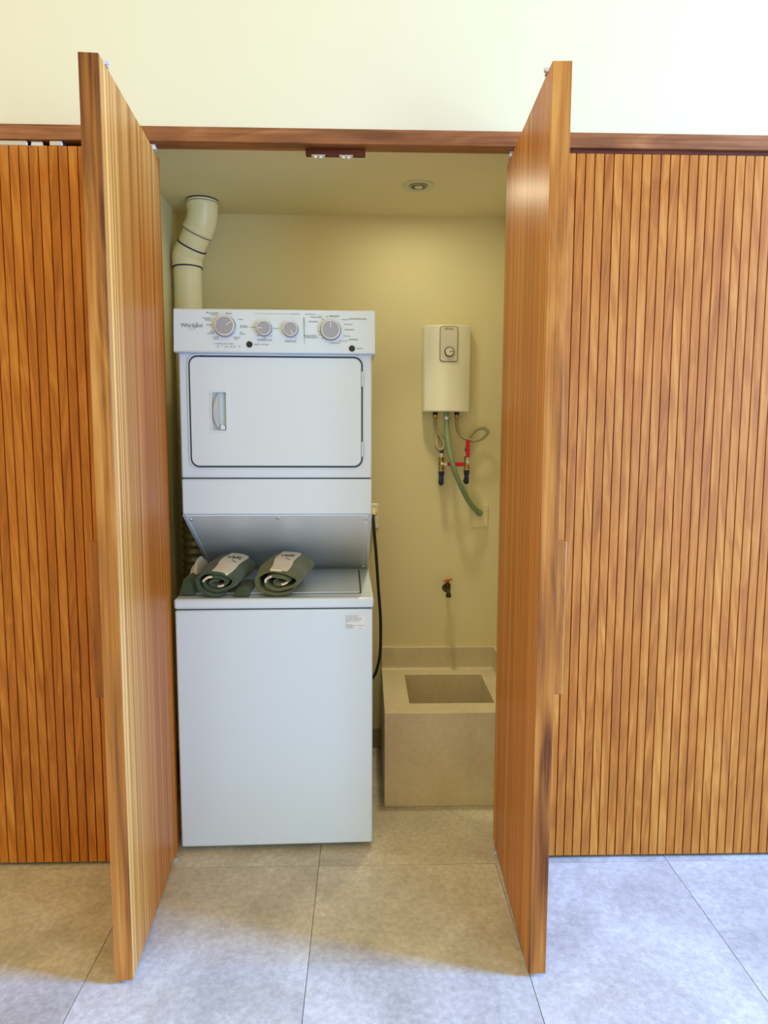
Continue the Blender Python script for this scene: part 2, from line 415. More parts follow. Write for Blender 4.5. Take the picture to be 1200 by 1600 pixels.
# ------------------------------------------------------------------ stacked washer and dryer
PSI = 0.0244
W = thing('laundry_center', 'white stacked washer and dryer with control knobs inside the closet', 'washing machine', (-0.5887, 0.0644, 0), PSI)
DEP = 0.66
for x in (0.05, 0.64):
    for y in (0.06, DEP-0.06): MB().lathe([(0, 0), (0.022, 0), (0.022, 0.008), (0.010, 0.010), (0.010, 0.03), (0, 0.03)], (x, y, 0)).build('foot', 'black', W)
MB().box(0, 0.69, 0.002, DEP, 0.02, 0.894).build('washer_cabinet', 'enamel', W, bevel=0.007, seg=3)
MB().box(0.006, 0.684, 0.008, DEP, 0.892, 0.900).build('seam', 'gap', W)
MB().box(-0.002, 0.694, -0.003, DEP, 0.8985, 0.935).build('washer_top', 'enamel', W, bevel=0.009, seg=3)
MB().prism(rrect(0.040, 0.652, 0.066, 0.528, 0.012), 0.9345, 0.9357, 'xy').build('lid_gap', 'gap', W)
MB().prism(rrect(0.046, 0.646, 0.072, 0.522, 0.010), 0.9350, 0.9400, 'xy').build('lid', 'enamel', W, bevel=0.002)
# sloped back panel between washer and dryer
SB = 0.07                       # dryer set back
DX0, DX1 = 0.0195, 0.689
ZD0, ZD1 = 1.353, 1.786
zs1, ys1 = 1.2225, SB+0.004; zs0, ys0 = 0.935, 0.555
MB().prism([(ys1, zs1), (ys0, zs0), (ys0+0.03, zs0), (ys1+0.04, zs1)], DX0+0.012, DX1-0.012, 'yz').build('sloped_panel', 'slope', W)
for x0, x1 in ((DX0-0.002, DX0+0.013), (DX1-0.013, DX1+0.001)):
    MB().prism([(ys1-0.004, zs1), (ys0-0.006, zs0), (DEP, zs0), (DEP, zs1)], x0, x1, 'yz').build('side_bracket', 'enamel', W, bevel=0.002)
MB().box(DX0+0.013, DX1-0.013, ys1-0.001, ys1+0.003, zs1-0.0045, zs1-0.001).build('panel_lip', 'enamel', W)
def slope_pt(x, t, out=0.0):
    n = Vector((0, -(zs1-zs0), -(ys0-ys1))).normalized()
    return Vector((x, ys1+(ys0-ys1)*t, zs1+(zs0-zs1)*t)) + n*out
for x, t in ((0.040, 0.075), (0.352, 0.055), (0.668, 0.075), (0.668, 0.955)):
    c = slope_pt(x, t)
    nn = Vector((0, -(zs1-zs0), -(ys0-ys1))).normalized()
    MB().tube([c, c+nn*0.003, c+nn*0.005], [0.0075, 0.0065, 0.003], 14).build('screw', 'chrome', W)
MB().box(DX0, DX1, SB, DEP, zs1, ZD0-0.004).build('dryer_base_panel', 'enamel', W, bevel=0.006, seg=3)
MB().box(DX0+0.006, DX1-0.006, SB+0.008, DEP, ZD0-0.006, ZD0+0.002).build('seam', 'gap', W)
MB().box(DX0, DX1, SB, DEP, ZD0, ZD1).build('dryer_cabinet', 'enamel', W, bevel=0.007, seg=3)
# dryer door
dx0, dx1, dz0, dz1 = 0.0600, 0.651, 1.396, 1.770
hx0, hx1, hz0, hz1 = 0.128, 0.188, 1.513, 1.656
MB().ringplate(rrect(dx0-0.012, dx1+0.010, dz0-0.012, dz1+0.012, 0.036), rrect(dx0-0.006, dx1+0.0055, dz0-0.0065, dz1+0.0065, 0.031), SB-0.004, SB+0.004).build('door_surround', 'enamel', W, bevel=0.001)
MB().prism(rrect(dx0-0.0062, dx1+0.0057, dz0-0.0067, dz1+0.0067, 0.031), SB-0.0012, SB+0.003).build('door_gap', 'gap', W)  # dark plate, its colour imitates the shaded gap round the dryer door
door = MB().ringplate(rrect(dx0, dx1, dz0, dz1, 0.026), rrect(hx0+0.004, hx1-0.004, hz0+0.004, hz1-0.004, 0.003), SB-0.014, SB+0.002).build('dryer_door', 'enamel', W, bevel=0.004, seg=3)
MB().ringplate(rrect(hx0, hx1, hz0, hz1, 0.004), rrect(hx0+0.006, hx1-0.006, hz0+0.006, hz1-0.006, 0.004), SB-0.0165, SB-0.012).build('handle_frame', 'panelw', door, bevel=0.0008)
MB().box(hx0+0.003, hx1-0.003, SB-0.0020, SB+0.001, hz0+0.003, hz1-0.003).build('handle_pocket', 'pocket', door)
mx = 0.1565
arc = [(mx, hz0+0.010)] + [(mx-0.020*math.sin(math.pi*k/12)**0.8, hz0+0.010+(hz1-hz0-0.020)*k/12) for k in range(1, 12)] + [(mx, hz1-0.010)]
MB().prism(arc[::-1], SB-0.0175, SB-0.004).build('handle_grip', 'grip', door, bevel=0.0015)
MB().prism([(mx+0.004, hz0+0.008), (hx1-0.010, hz0+0.008), (hx1-0.010, hz0+0.020), (mx+0.012, hz0+0.028), (mx+0.004, hz0+0.022)], SB-0.013, SB-0.002).build('handle_scoop', 'panelw', door, bevel=0.002)
for z in (1.699, 1.455):
    h = MB().box(dx1+0.0005, dx1+0.0065, SB-0.012, SB+0.002, z-0.026, z+0.026).build('hinge', 'chrome', W, bevel=0.001)
    MB().tube([(dx1+0.0035, SB-0.013, z-0.020), (dx1+0.0035, SB-0.013, z+0.020)], 0.0028, 10).build('hinge_pin', 'chrome', h)
MB().box(0.098, 0.107, SB-0.006, SB, dz1+0.0015, dz1+0.0055).build('door_switch', 'black', W)
# control panel, leaning back a little
PX0, PX1, PZ0, PZ1 = 0.0125, 0.699, 1.782, 1.931
pyb, pyt = 0.034, 0.046
cp = MB().prism([(pyb, PZ0+0.004), (pyb+0.004, PZ0), (0.30, PZ0), (0.30, PZ1), (pyt+0.004, PZ1), (pyt, PZ1-0.004)], PX0, PX1, 'yz').build('control_panel', 'panelw', W, bevel=0.003, seg=2)
def py(z): return pyb+(pyt-pyb)*(z-PZ0)/(PZ1-PZ0)
def panel_knob(x, z, r, ang):
    y = py(z)
    k = MB().lathe([(r*1.10, 0.0005), (r*1.10, -0.004), (r*0.98, -0.006), (r*0.97, -0.022), (r*0.93, -0.024), (r*0.88, -0.0245)], (x, y, z), 'y', 40).build('knob', 'knob', W)
    MB().lathe([(r*0.985, -0.0215), (r*0.96, -0.0255), (r*0.90, -0.0258), (r*0.87, -0.0238)], (x, y, z), 'y', 40).build('knob_ring', 'ring', k)
    MB().lathe([(r*0.89, -0.0236), (r*0.86, -0.0244), (0, -0.0244)], (x, y, z), 'y', 40).build('knob_face', 'knob', k)
    c, s = math.cos(ang), math.sin(ang); w = 0.0011
    P = [(x+c*r*q-s*w*e, z+s*r*q+c*w*e) for q, e in ((0.22, -1), (0.84, -1), (0.84, 1), (0.22, 1))]
    MB().prism(P, y-0.0252, y-0.0242).build('pointer', 'paper', k)
panel_knob(0.188, 1.870, 0.0335, math.radians(30))
panel_knob(0.320, 1.864, 0.0245, math.radians(180))
panel_knob(0.409, 1.862, 0.0245, math.radians(-66))
panel_knob(0.546, 1.861, 0.0325, math.radians(90))
for x, z in ((0.269, 1.8105), (0.6185, 1.800)):
    MB().lathe([(0.0105, 0.0005), (0.0105, -0.003), (0.009, -0.005), (0, -0.0052)], (x, py(z), z), 'y', 24).build('push_button', 'black', W)
lg = MB(); lg.text('Whirlpool', 0.0375, 1.8725, 0.0192, py(1.872)-0.0006, sx=0.92)
sw = [(0.0715, 1.866), (0.0675, 1.8605), (0.0725, 1.8575), (0.083, 1.8615), (0.0925, 1.8705), (0.0955, 1.8795), (0.092, 1.8815), (0.0855, 1.8785)]
lg.tube(catmull([(x, py(1.87)-0.0008, z) for x, z in sw], 5), [0.0005]*36, 6)
lg.build('logo', 'ink', W)
ll = MB()
def lab(s, x, z, size=0.0062, al='LEFT'): ll.text(s, x, z, size, py(z)-0.0007, align=al)
lab('COLD', 0.138, 1.917, 0.006, 'RIGHT'); ll.bm.clear()
for s, x, z, al in (('Blanco y pesado', 0.166, 1.9165, 'RIGHT'), ('Normal', 0.160, 1.9105, 'RIGHT'), ('Prelavado y', 0.142, 1.8985, 'RIGHT'), ('Enjuague', 0.142, 1.8925, 'RIGHT'),
                    ('Normal', 0.144, 1.8755, 'RIGHT'), ('Ropa', 0.150, 1.8525, 'RIGHT'), ('Delicada', 0.150, 1.8465, 'RIGHT'), ('Lavado', 0.166, 1.8345, 'RIGHT'), ('Rapido', 0.166, 1.8285, 'RIGHT'),
                    ('Remojo', 0.190, 1.9150, 'LEFT'), ('Lavado', 0.230, 1.8950, 'LEFT'), ('Enjuague', 0.238, 1.8740, 'LEFT'), ('Exprimido', 0.238, 1.8685, 'LEFT'), ('Solo', 0.236, 1.8505, 'LEFT'),
                    ('Centrif', 0.236, 1.8450, 'LEFT'), ('Ropa de', 0.216, 1.8345, 'LEFT'), ('Color', 0.216, 1.8285, 'LEFT')):
    lab(s, x, z, 0.0066, al)
lab('CONTROL DE LAVADO', 0.150, 1.8115, 0.0062)
for i in range(6):
    x = 0.163+0.0145*i; z = 1.8065-0.0003*i; y = py(z)-0.0007
    ll.prism([(x-0.0017, z-0.0016), (x+0.0017, z-0.0016), (x, z+0.0016)], y, y+0.0003)
for s, x in (('Lavado', 0.163), ('Enjuague', 0.1915), ('Centrifug', 0.2125), ('Fin', 0.235)): lab(s, x, 1.8015, 0.0046, 'CENTER')
lab('TEMPERATURA', 0.320, 1.8255, 0.0078, 'CENTER'); lab('ENJUAGUE', 0.409, 1.8225, 0.0078, 'CENTER'); lab('INICIO / PAUSA', 0.284, 1.8105, 0.0072)
lab('Caliente', 0.291, 1.8690, 0.0056, 'RIGHT'); lab('Caliente', 0.350, 1.8660, 0.0056); lab('Tibia', 0.302, 1.8410, 0.0056, 'RIGHT'); lab('Fria', 0.338, 1.8400, 0.0056); lab('Tibia', 0.321, 1.8330, 0.005, 'CENTER')
lab('1', 0.394, 1.8340, 0.0056); lab('Si', 0.425, 1.8340, 0.0056)
ll.build('washer_lettering', 'ink', W)
ll = MB()
for s, x, z, sz, al in (('APAGADO', 0.558, 1.9095, 0.0074, 'CENTER'), ('POCO AIRE', 0.477, 1.9050, 0.0074, 'LEFT'), ('APAGADO', 0.502, 1.8900, 0.0068, 'RIGHT'), ('ROPA DELICADA', 0.610, 1.9010, 0.0078, 'LEFT'),
                    ('Muy Seco', 0.584, 1.8985, 0.0060, 'LEFT'), ('Menos Seco', 0.592, 1.8825, 0.0060, 'LEFT'), ('APAGADO', 0.593, 1.8640, 0.0068, 'LEFT'), ('Muy Seco', 0.590, 1.8425, 0.0060, 'LEFT'), ('Menos Seco', 0.575, 1.8260, 0.0060, 'LEFT'),
                    ('NORMAL', 0.608, 1.8305, 0.0078, 'LEFT'), ('APAGADO', 0.562, 1.8185, 0.0070, 'CENTER'), ('PLANCHADO', 0.497, 1.8425, 0.0072, 'RIGHT'), ('PERMANENTE', 0.503, 1.8360, 0.0072, 'RIGHT'), ('INICIO', 0.634, 1.8000, 0.0072, 'LEFT'),
                    ('60', 0.533, 1.9080, 0.0056, 'CENTER'), ('50', 0.520, 1.8990, 0.0056, 'CENTER'), ('40', 0.506, 1.8570, 0.0056, 'CENTER'), ('30', 0.509, 1.8450, 0.0056, 'CENTER'), ('20', 0.518, 1.8330, 0.0056, 'CENTER'), ('10', 0.530, 1.8240, 0.0056, 'CENTER'), ('5', 0.541, 1.8190, 0.0056, 'CENTER')):
    lab(s, x, z, sz, al)
ll.build('dryer_lettering', 'ink', W)
ll = MB()
def bar(x0, x1, z, h):
    y = py(z)-0.0007; ll.box(x0, x1, y, y+0.0004, z-h, z+h)
bar(0.287, 0.404, 1.9155, 0.0004); bar(0.495, 0.520, 1.9130, 0.0003)
ll.text('LAVADORA', 0.407, 1.9150, 0.0066, py(1.915)-0.0007); ll.text('SECADORA', 0.459, 1.9145, 0.0066, py(1.915)-0.0007)
ll.prism([(0.4555, 1.812), (0.4563, 1.812), (0.4563, 1.903), (0.4555, 1.903)], py(1.812)-0.0007, py(1.903)-0.0002)
ll.build('divider_lines', 'inkl', W)
# energy label
st = MB().prism([(0.5900, 0.8205), (0.6645, 0.8190), (0.6670, 0.8700), (0.5925, 0.8745)], 0.0008, 0.0030).build('label_sticker', 'paper', W)
tx = MB()
for i, s in enumerate(('La capacidad indicada', 'es la carga maxima.', 'Para cargas recomendadas', 'de lavado, consulte en su', 'manual el tema "como', 'lavar".')):
    tx.text(s, 0.595-0.0003*i, 0.8705-0.0048*i, 0.0052, 0.0005, rot=0.02, sx=1.02)
for i in range(4): tx.box(0.5935, 0.5935+(0.066 if i == 1 else 0.026+0.006*(i % 2)), 0.0004, 0.0008, 0.8375-0.0042*i, 0.8385-0.0042*i)
tx.box(0.638, 0.655, 0.0004, 0.0008, 0.8235, 0.8243)
tx.build('printed_text', 'ink', st)

# ------------------------------------------------------------------ rolled towels on the washer
def spiral_towel(name, label, origin, rotz, length, hw, hh, mat, tail_dir, turns=2.6, grow=1.2, start=0.0, band=(58, 112), inner=((1.5, 1.3), (2.0, 1.85))):
    """towel rolled along local +y; front end at y=0, bottom of the roll at z=0"""
    t = thing(name, label, 'towel', origin, rotz, 'rolled towels on the washer')
    thick = 0.0105
    NT = 26; total = turns*2*math.pi
    def R(th): return 0.18+0.82*th/total            # relative radius, 1 at the outside
    def pt(th, out, k):
        g = 1+(grow-1)*k
        r = R(th); a = th+start
        wob = 1+0.035*math.sin(3*a+1.3)+0.02*math.sin(7*a)
        return (math.cos(a)*(hw*r*wob+out)*g, math.sin(a)*(hh*r*wob+out)*g + hh*g)
    m = MB(); rings = []
    ths = [total*i/(NT*turns) for i in range(int(NT*turns)+1)]
    K = 12
    for j in range(K+1):
        k = j/K; y = length*k
        puff = 0.006*math.sin(math.pi*k)
        prof = [pt(th, puff*(R(th)) , k) for th in ths] + [pt(th, -thick+puff*R(th), k) for th in reversed(ths)]
        dy = [0.006*math.sin(2.2*th) if j == 0 else 0.0 for th in ths]; dy = dy+dy[::-1]
        rings.append([m.bm.verts.new((p[0]+0.003*math.sin(9*k), y+d, p[1])) for p, d in zip(prof, dy)])
    n = len(rings[0])
    for A, B in zip(rings, rings[1:]):
        for i in range(n): m.bm.faces.new((A[i], A[(i+1)%n], B[(i+1)%n], B[i]))
    h = n//2
    for ring in (rings[0], rings[-1]):
        for i in range(h-1): m.bm.faces.new((ring[i], ring[i+1], ring[n-2-i], ring[n-1-i]))
    m.build('roll', mat, t, ang=60)
    # pale band woven across the towel, on the outermost turn
    base = total-2*math.pi
    def outer(deg):
        a = math.radians(deg)-start
        while a < base: a += 2*math.pi
        while a > total: a -= 2*math.pi
        return a
    b = MB(); degs = [band[0]+(band[1]-band[0])*i/8 for i in range(9)]; ro, ri = [], []
    for j in range(K+1):
        k = j/K; y = length*k; puff = 0.006*math.sin(math.pi*k)
        ro.append([b.bm.verts.new((pt(outer(d), puff+0.0022, k)[0]+0.003*math.sin(9*k), y-(0.002 if j == 0 else 0), pt(outer(d), puff+0.0022, k)[1])) for d in degs])
        ri.append([b.bm.verts.new((pt(outer(d), puff-0.004, k)[0]+0.003*math.sin(9*k), y-(0.002 if j == 0 else 0), pt(outer(d), puff-0.004, k)[1])) for d in degs])
    for j in range(K):
        for i in range(8):
            b.bm.faces.new((ro[j][i], ro[j][i+1], ro[j+1][i+1], ro[j+1][i]))
            b.bm.faces.new((ri[j][i], ri[j+1][i], ri[j+1][i+1], ri[j][i+1]))
        b.bm.faces.new((ro[j][0], ro[j+1][0], ri[j+1][0], ri[j][0])); b.bm.faces.new((ro[j][8], ri[j][8], ri[j+1][8], ro[j+1][8]))
    for e in (0, K):
        for i in range(8): b.bm.faces.new((ro[e][i], ri[e][i], ri[e][i+1], ro[e][i+1]))
    bd = b.build('pale_band', 'band', t, ang=60)
    # the same pale stripe comes round again on the inner turns and shows at the open end
    for t0, t1 in inner:
        q = MB(); T_ = [total-2*math.pi*t0+(t0-t1)*2*math.pi*i/8 for i in range(9)]; R1 = []
        for y in (-0.0035, 0.05):
            k = y/length
            R1.append([[q.bm.verts.new((pt(th, o_, k)[0], y+0.006*math.sin(2.2*th), pt(th, o_, k)[1])) for th in T_] for o_ in (-thick*0.15, -thick*0.85)])
        (a0, b0), (a1, b1) = R1
        for i in range(8):
            for A_, B_ in ((a0, b0), (a1, a0), (b0, b1), (b1, a1)): q.bm.faces.new((A_[i], A_[i+1], B_[i+1], B_[i]))
        q.build('inner_stripe', 'band', t, ang=60)
    # embroidered script on the band: thin stitched strokes near the far end
    if length > 0.25:
        sb = MB(); dm = (band[0]+band[1])/2; span = (band[1]-band[0])*0.36
        def sp(u, v):                         # u across the band -1..1 (left to right), v along the roll 0..1
            d = dm-u*span; k = v
            p = pt(outer(d), 0.006*math.sin(math.pi*k)+0.0032, k); return Vector((p[0]+0.003*math.sin(9*k), length*k, p[1]))
        strokes = [[(-.95, .72), (-.85, .64), (-.6, .63), (-.45, .70), (-.35, .66)], [(-.35, .74), (-.3, .64), (-.1, .64), (-.05, .71)], [(-.05, .71), (.05, .62), (.2, .64), (.22, .73), (.1, .72)],
                   [(.3, .76), (.38, .66), (.55, .66)], [(.45, .74), (.75, .73)], [(.6, .78), (.66, .64), (.9, .66)], [(.0, .52), (.3, .50), (.6, .46), (.75, .50)]]
        for s in strokes:
            P = catmull([sp(*q) for q in s], 5); sb.tube(P, 0.0011, 6)
        sb.build('stitched_script', 'ink', bd)
    return t
ZD = 0.9402
tA = spiral_towel('rolled_towel', 'dark green rolled towel with pale band, left on the washer lid', (-0.448, 0.086, ZD), math.radians(-4), 0.27, 0.084, 0.049, 'towel', 1, turns=2.7, grow=1.20, start=math.radians(285-972), band=(48, 100))
tB = spiral_towel('rolled_towel', 'olive green rolled towel with pale band, right on the washer lid', (-0.230, 0.086, ZD), math.radians(-4), 0.27, 0.098, 0.052, 'towel2', 1, turns=2.4, grow=1.20, start=math.radians(300-864), band=(66, 110))
# lower green towel underneath, its folded end hanging out on the left and a flat hem showing between the rolls
u = thing('folded_towel', 'flattened green towel with pale stripe lying left behind the dark green roll', 'towel', (-0.555, 0.10, ZD))
def pillow(x0, x1, y0, y1, h, name, mat, par, nx=14, ny=12, pw=0.45):
    m = MB(); g = []
    for j in range(ny+1):
        row = []
        for i in range(nx+1):
            a, c = i/nx, j/ny
            e = (max(0, 1-abs(2*a-1)**3.2))**pw*(max(0, 1-abs(2*c-1)**3.2))**pw
            row.append((x0+(x1-x0)*a, y0+(y1-y0)*c, h*e*(1+0.06*math.sin(11*a+5*c))))
        g.append(row)
    T = [[m.bm.verts.new(p) for p in r] for r in g]; B = [[m.bm.verts.new((p[0], p[1], 0)) for p in r] for r in g]
    for j in range(ny):
        for i in range(nx):
            m.bm.faces.new((T[j][i], T[j][i+1], T[j+1][i+1], T[j+1][i])); m.bm.faces.new((B[j][i], B[j+1][i], B[j+1][i+1], B[j][i+1]))
    for i in range(nx):
        m.bm.faces.new((T[0][i], B[0][i], B[0][i+1], T[0][i+1])); m.bm.faces.new((T[ny][i], T[ny][i+1], B[ny][i+1], B[ny][i]))
    for j in range(ny):
        m.bm.faces.new((T[j][0], T[j+1][0], B[j+1][0], B[j][0])); m.bm.faces.new((T[j][nx], B[j][nx], B[j+1][nx], T[j+1][nx]))
    bmesh.ops.remove_doubles(m.bm, verts=m.bm.verts, dist=0.0002)
    return m.build(name, mat, par, ang=60)
pillow(-0.030, 0.026, 0.01, 0.26, 0.060, 'fold', 'towel', u)
pillow(-0.016, 0.016, 0.08, 0.32, 0.096, 'pale_stripe', 'band', u)
for p_ in pillow(0.058, 0.112, 0.0, 0.24, 0.022, 'hem', 'towel', tA), : p_.rotation_euler = (0, 0, math.radians(4))

# ------------------------------------------------------------------ vent pipe and flexible duct
vp = thing('vent_pipe', 'cream plastic vent pipe with blue cement rings bending into the ceiling', 'pipe', (-0.692, 0.80, 1.30))
O = Vector((-0.692, 0.80, 1.30))
def L_(p): return Vector(p)-O
R0 = 0.0590
A = Vector((-0.611, 0.747, ZC)); B1 = Vector((-0.613, 0.752, 2.412)); C1 = Vector((-0.690, 0.797, 2.268)); D = Vector((-0.692, 0.80, 2.222))
low = MB().tube([L_((-0.692, 0.80, 1.30)), L_((-0.692, 0.80, 2.0)), L_(D+Vector((0, 0, 0.02)))], R0, 28).build('pipe', 'pvc', vp)
dv = (B1-C1).normalized()
el = catmull([L_(D), L_(D+Vector((0, 0, 0.018))), L_(C1+Vector((-0.002, 0.001, 0.0))), L_(C1+dv*0.030), L_(C1+dv*0.045)], 5)
MB().tube(el, R0+0.004, 28).build('elbow', 'pvc', vp)
MB().tube([L_(C1+dv*0.035), L_(B1-dv*0.030)], R0, 28).build('pipe', 'pvc', vp)
el2 = catmull([L_(B1-dv*0.060), L_(B1-dv*0.040), L_(B1-dv*0.012), L_(B1+Vector((0.001, -0.001, 0.022))), L_(A-Vector((0, 0, 0.030))), L_(A-Vector((0, 0, 0.006)))], 5)
MB().tube(el2, R0+0.004, 28).build('elbow', 'pvc', vp)
MB().tube([L_(A-Vector((0, 0, 0.034))), L_(A-Vector((0, 0, 0.030))), L_(A-Vector((0, 0, 0.004))), L_(A)], [R0+0.0042, R0+0.0062, R0+0.0062, R0+0.005], 28).build('collar', 'pvc', vp)
def ringline(c, d, r, h=0.0022):
    d = Vector(d).normalized(); MB().tube([L_(c-d*h/2), L_(c+d*h/2)], r, 28).build('cement_ring', 'glue', vp)
Z = Vector((0, 0, 1))
ringline(D, Z, R0+0.0052, 0.0048); ringline(C1+dv*0.046, dv, R0+0.0052, 0.0055); ringline(B1-dv*0.061, dv, R0+0.0046, 0.0030)
ringline(A-Vector((0, 0, 0.014)), Z, R0+0.0066, 0.0022); ringline(A-Vector((0, 0, 0.0025)), Z, R0+0.0070, 0.0048)
MB().tube([L_(B1-dv*0.056), L_(B1-dv*0.051), L_(B1-dv*0.046)], [R0+0.0042, R0+0.0068, R0+0.0042], 28).build('socket_bead', 'pvc', vp)
prof = []
for i in range(57):
    prof.append((0.048 if i % 2 == 0 else 0.056, 0.30+i*0.0175))
fd = MB().lathe([(0.0, 0.30)]+prof+[(0.0, prof[-1][1])], (0, 0, 0), 'z', 26).build('flexible_duct', 'flex', ang=20)
fd.location = (-0.692, 0.80, 0.0)
tag(fd, 'ribbed flexible metal duct behind the left side of the washer', 'duct')

# ------------------------------------------------------------------ ceiling downlight
dl = thing('downlight', 'round white recessed downlight in the closet ceiling', 'light', (0.284, 0.540, ZC))
MB().lathe([(0.064, 0.0), (0.064, -0.003), (0.058, -0.006), (0.042, -0.004), (0.036, 0.0)], (0, 0, 0), 'z', 40).build('trim_ring', 'lamp', dl)
MB().lathe([(0.036, -0.003), (0.034, -0.0055), (0.028, -0.006), (0.026, -0.002)], (0, 0, 0), 'z', 32).build('lamp_bezel', 'lampin', dl)
MB().lathe([(0.027, -0.003), (0.020, -0.0045), (0.0, -0.004)], (0, 0, 0), 'z', 24).build('lamp_lens', 'dark', dl)
MB().lathe([(0.018, -0.0042), (0.014, -0.0075), (0.0, -0.0085)], (0.002, 0.004, 0), 'z', 24).build('bulb', 'lamp', dl)

sl = bpy.data.lights.new('closet_fill_spot', 'SPOT'); sl.energy = 38.0; sl.color = (1.0, 0.88, 0.55); sl.spot_size = math.radians(62); sl.spot_blend = 1.0; sl.shadow_soft_size = 0.055  # added warm fill for the closet interior; the downlight itself is off
slo = bpy.data.objects.new('closet_fill_spot', sl); COL.objects.link(slo); slo.location = (0.284, 0.540, ZC-0.015)

gl = bpy.data.lights.new('closet_fill_disc', 'AREA'); gl.shape = 'DISK'; gl.size = 0.11; gl.energy = 1.6; gl.color = (1.0, 0.95, 0.66)  # added soft fill, lifts the upper closet walls; not real lamp output
glo = bpy.data.objects.new('closet_fill_disc', gl); COL.objects.link(glo); glo.location = (0.284, 0.540, ZC-0.014)

# ------------------------------------------------------------------ water heater
HX, HZ0, HZ1 = 0.4435, 1.613, 1.997
wh = thing('water_heater', 'white wall-mounted electric water heater with dial above the sink', 'water heater', (HX, YB, HZ0))
hw = 0.1065; prof = []
prof += [(-hw, 0.0), (-hw, -0.052)]
for i in range(21):
    a = -1+2*i/20; prof.append((a*hw*0.985, -0.096+0.036*abs(a)**2.3))
prof += [(hw, -0.052), (hw, 0.0)]
m = MB(); m.prism(prof, 0, HZ1-HZ0, 'xy')
m.build('housing', 'heater', wh, bevel=0.006, seg=3, ang=40)
cz0, cz1 = 0.221, 0.376; cx0, cx1 = -0.0365, 0.0430
MB().prism(rrect(cx0, cx1, cz0, cz1, 0.013), -0.0985, -0.088).build('panel_outline', 'dark', wh)
fp = MB().prism(rrect(cx0+0.0022, cx1-0.0022, cz0+0.0022, cz1-0.0022, 0.011), -0.1000, -0.088).build('control_face', 'heaterp', wh, bevel=0.0008)
lx = MB(); lx.text('STIEBEL ELTRON', 0.003, 0.3645, 0.0088, -0.1004, align='CENTER', sx=0.60); lx.box(-0.017, 0.023, -0.1003, -0.1001, 0.3595, 0.3605); lx.box(-0.017, 0.023, -0.1003, -0.1001, 0.3685, 0.3692)
lx.build('brand_lettering', 'redink', fp)
MB().lathe([(0.0215, -0.0990), (0.0215, -0.106), (0.0195, -0.108), (0.017, -0.108)], (0.0055, 0, 0.2635), 'y', 32).build('dial_rim', 'black', wh)
d = MB().lathe([(0.0185, -0.1070), (0.0178, -0.1105), (0.0, -0.1110)], (0.0055, 0, 0.2635), 'y', 32).build('dial', 'silver', wh)
MB().prism([(0.007, 0.2620), (0.0215, 0.2650), (0.0212, 0.2668), (0.007, 0.2640)], -0.1120, -0.1105).build('dial_pointer', 'black', d)
for i in range(11):
    a = math.radians(-50+i*28); x, z = 0.0055+0.0268*math.cos(a), 0.2635+0.0268*math.sin(a)
    MB().lathe([(0.0012, -0.0998), (0.0012, -0.1004), (0, -0.1004)], (x, 0, z), 'y', 8).build('scale_dot', 'dark' if i == 1 else 'inkl', fp)
for x in (-0.050, 0.0485):
    c = MB().lathe([(0.0, 0.01), (0.0115, 0.01), (0.0115, -0.014), (0.0, -0.014)], (x, -0.055, 0), 'z', 16).build('inlet_stub', 'black', wh)
    MB().lathe([(0.0, -0.012), (0.0115, -0.012), (0.0115, -0.026), (0.008, -0.030), (0.006, -0.034), (0.0, -0.034)], (x, -0.055, 0), 'z', 6).build('union_nut', 'brass', c, ang=20)

# supply hoses, drain hose, valves
Y1 = YB-0.055
hl = MB().tube(catmull([(0.3935, Y1, 1.581), (0.394, Y1, 1.560), (0.402, Y1, 1.528), (0.420, Y1-0.004, 1.498), (0.433, Y1-0.010, 1.470), (0.430, Y1-0.016, 1.448), (0.412, Y1-0.016, 1.443), (0.402, Y1-0.010, 1.460),
                        (0.406, Y1+0.004, 1.490), (0.420, Y1+0.010, 1.505), (0.432, Y1+0.008, 1.480), (0.430, Y1, 1.452), (0.424, Y1, 1.435)], 8), 0.0076, 10).build('supply_hose', 'braid')
tag(hl, 'braided hose coiled tightly under left side of the water heater', 'hose', 'heater supply hoses')
hr = MB().tube(catmull([(0.492, Y1, 1.581), (0.4925, Y1, 1.556), (0.498, Y1, 1.530), (0.514, Y1, 1.505), (0.538, Y1-0.006, 1.490), (0.572, Y1-0.008, 1.483), (0.606, Y1-0.006, 1.492), (0.630, Y1-0.002, 1.514), (0.631, Y1, 1.532), (0.612, Y1+0.006, 1.541),
                        (0.586, Y1+0.010, 1.533), (0.562, Y1+0.010, 1.512), (0.549, Y1+0.008, 1.490), (0.543, Y1+0.004, 1.466), (0.541, Y1, 1.440)], 8), 0.0076, 10).build('supply_hose', 'braid')
tag(hr, 'braided hose making a wide loop right below the water heater', 'hose', 'heater supply hoses')

gh = thing('drain_hose', 'green flexible hose hanging from heater to wall plate', 'hose', (0.444, Y1, 1.20))
P = catmull([(0.4425, Y1-0.010, 1.612), (0.444, Y1-0.012, 1.575), (0.446, Y1-0.018, 1.53), (0.452, Y1-0.040, 1.46), (0.465, Y1-0.056, 1.391), (0.486, Y1-0.054, 1.33), (0.515, Y1-0.040, 1.270), (0.548, Y1-0.016, 1.212), (0.582, Y1+0.008, 1.170), (0.608, Y1+0.026, 1.148)], 14)
rad = []
for i, p in enumerate(P):
    rad.append(0.0113+(0.0009 if (i % 2 and p.z < 1.43) else 0))
OG = Vector((0.444, Y1, 1.20))
MB().tube([p-OG for p in P], rad, 16).build('hose', 'hose', gh, ang=60)
MB().tube([P[-1]-OG+Vector((-0.010, -0.004, 0.007)), P[-1]-OG+Vector((0.008, 0.004, -0.005))], 0.0150, 18).build('end_cuff', 'hose', gh, bevel=0.002)
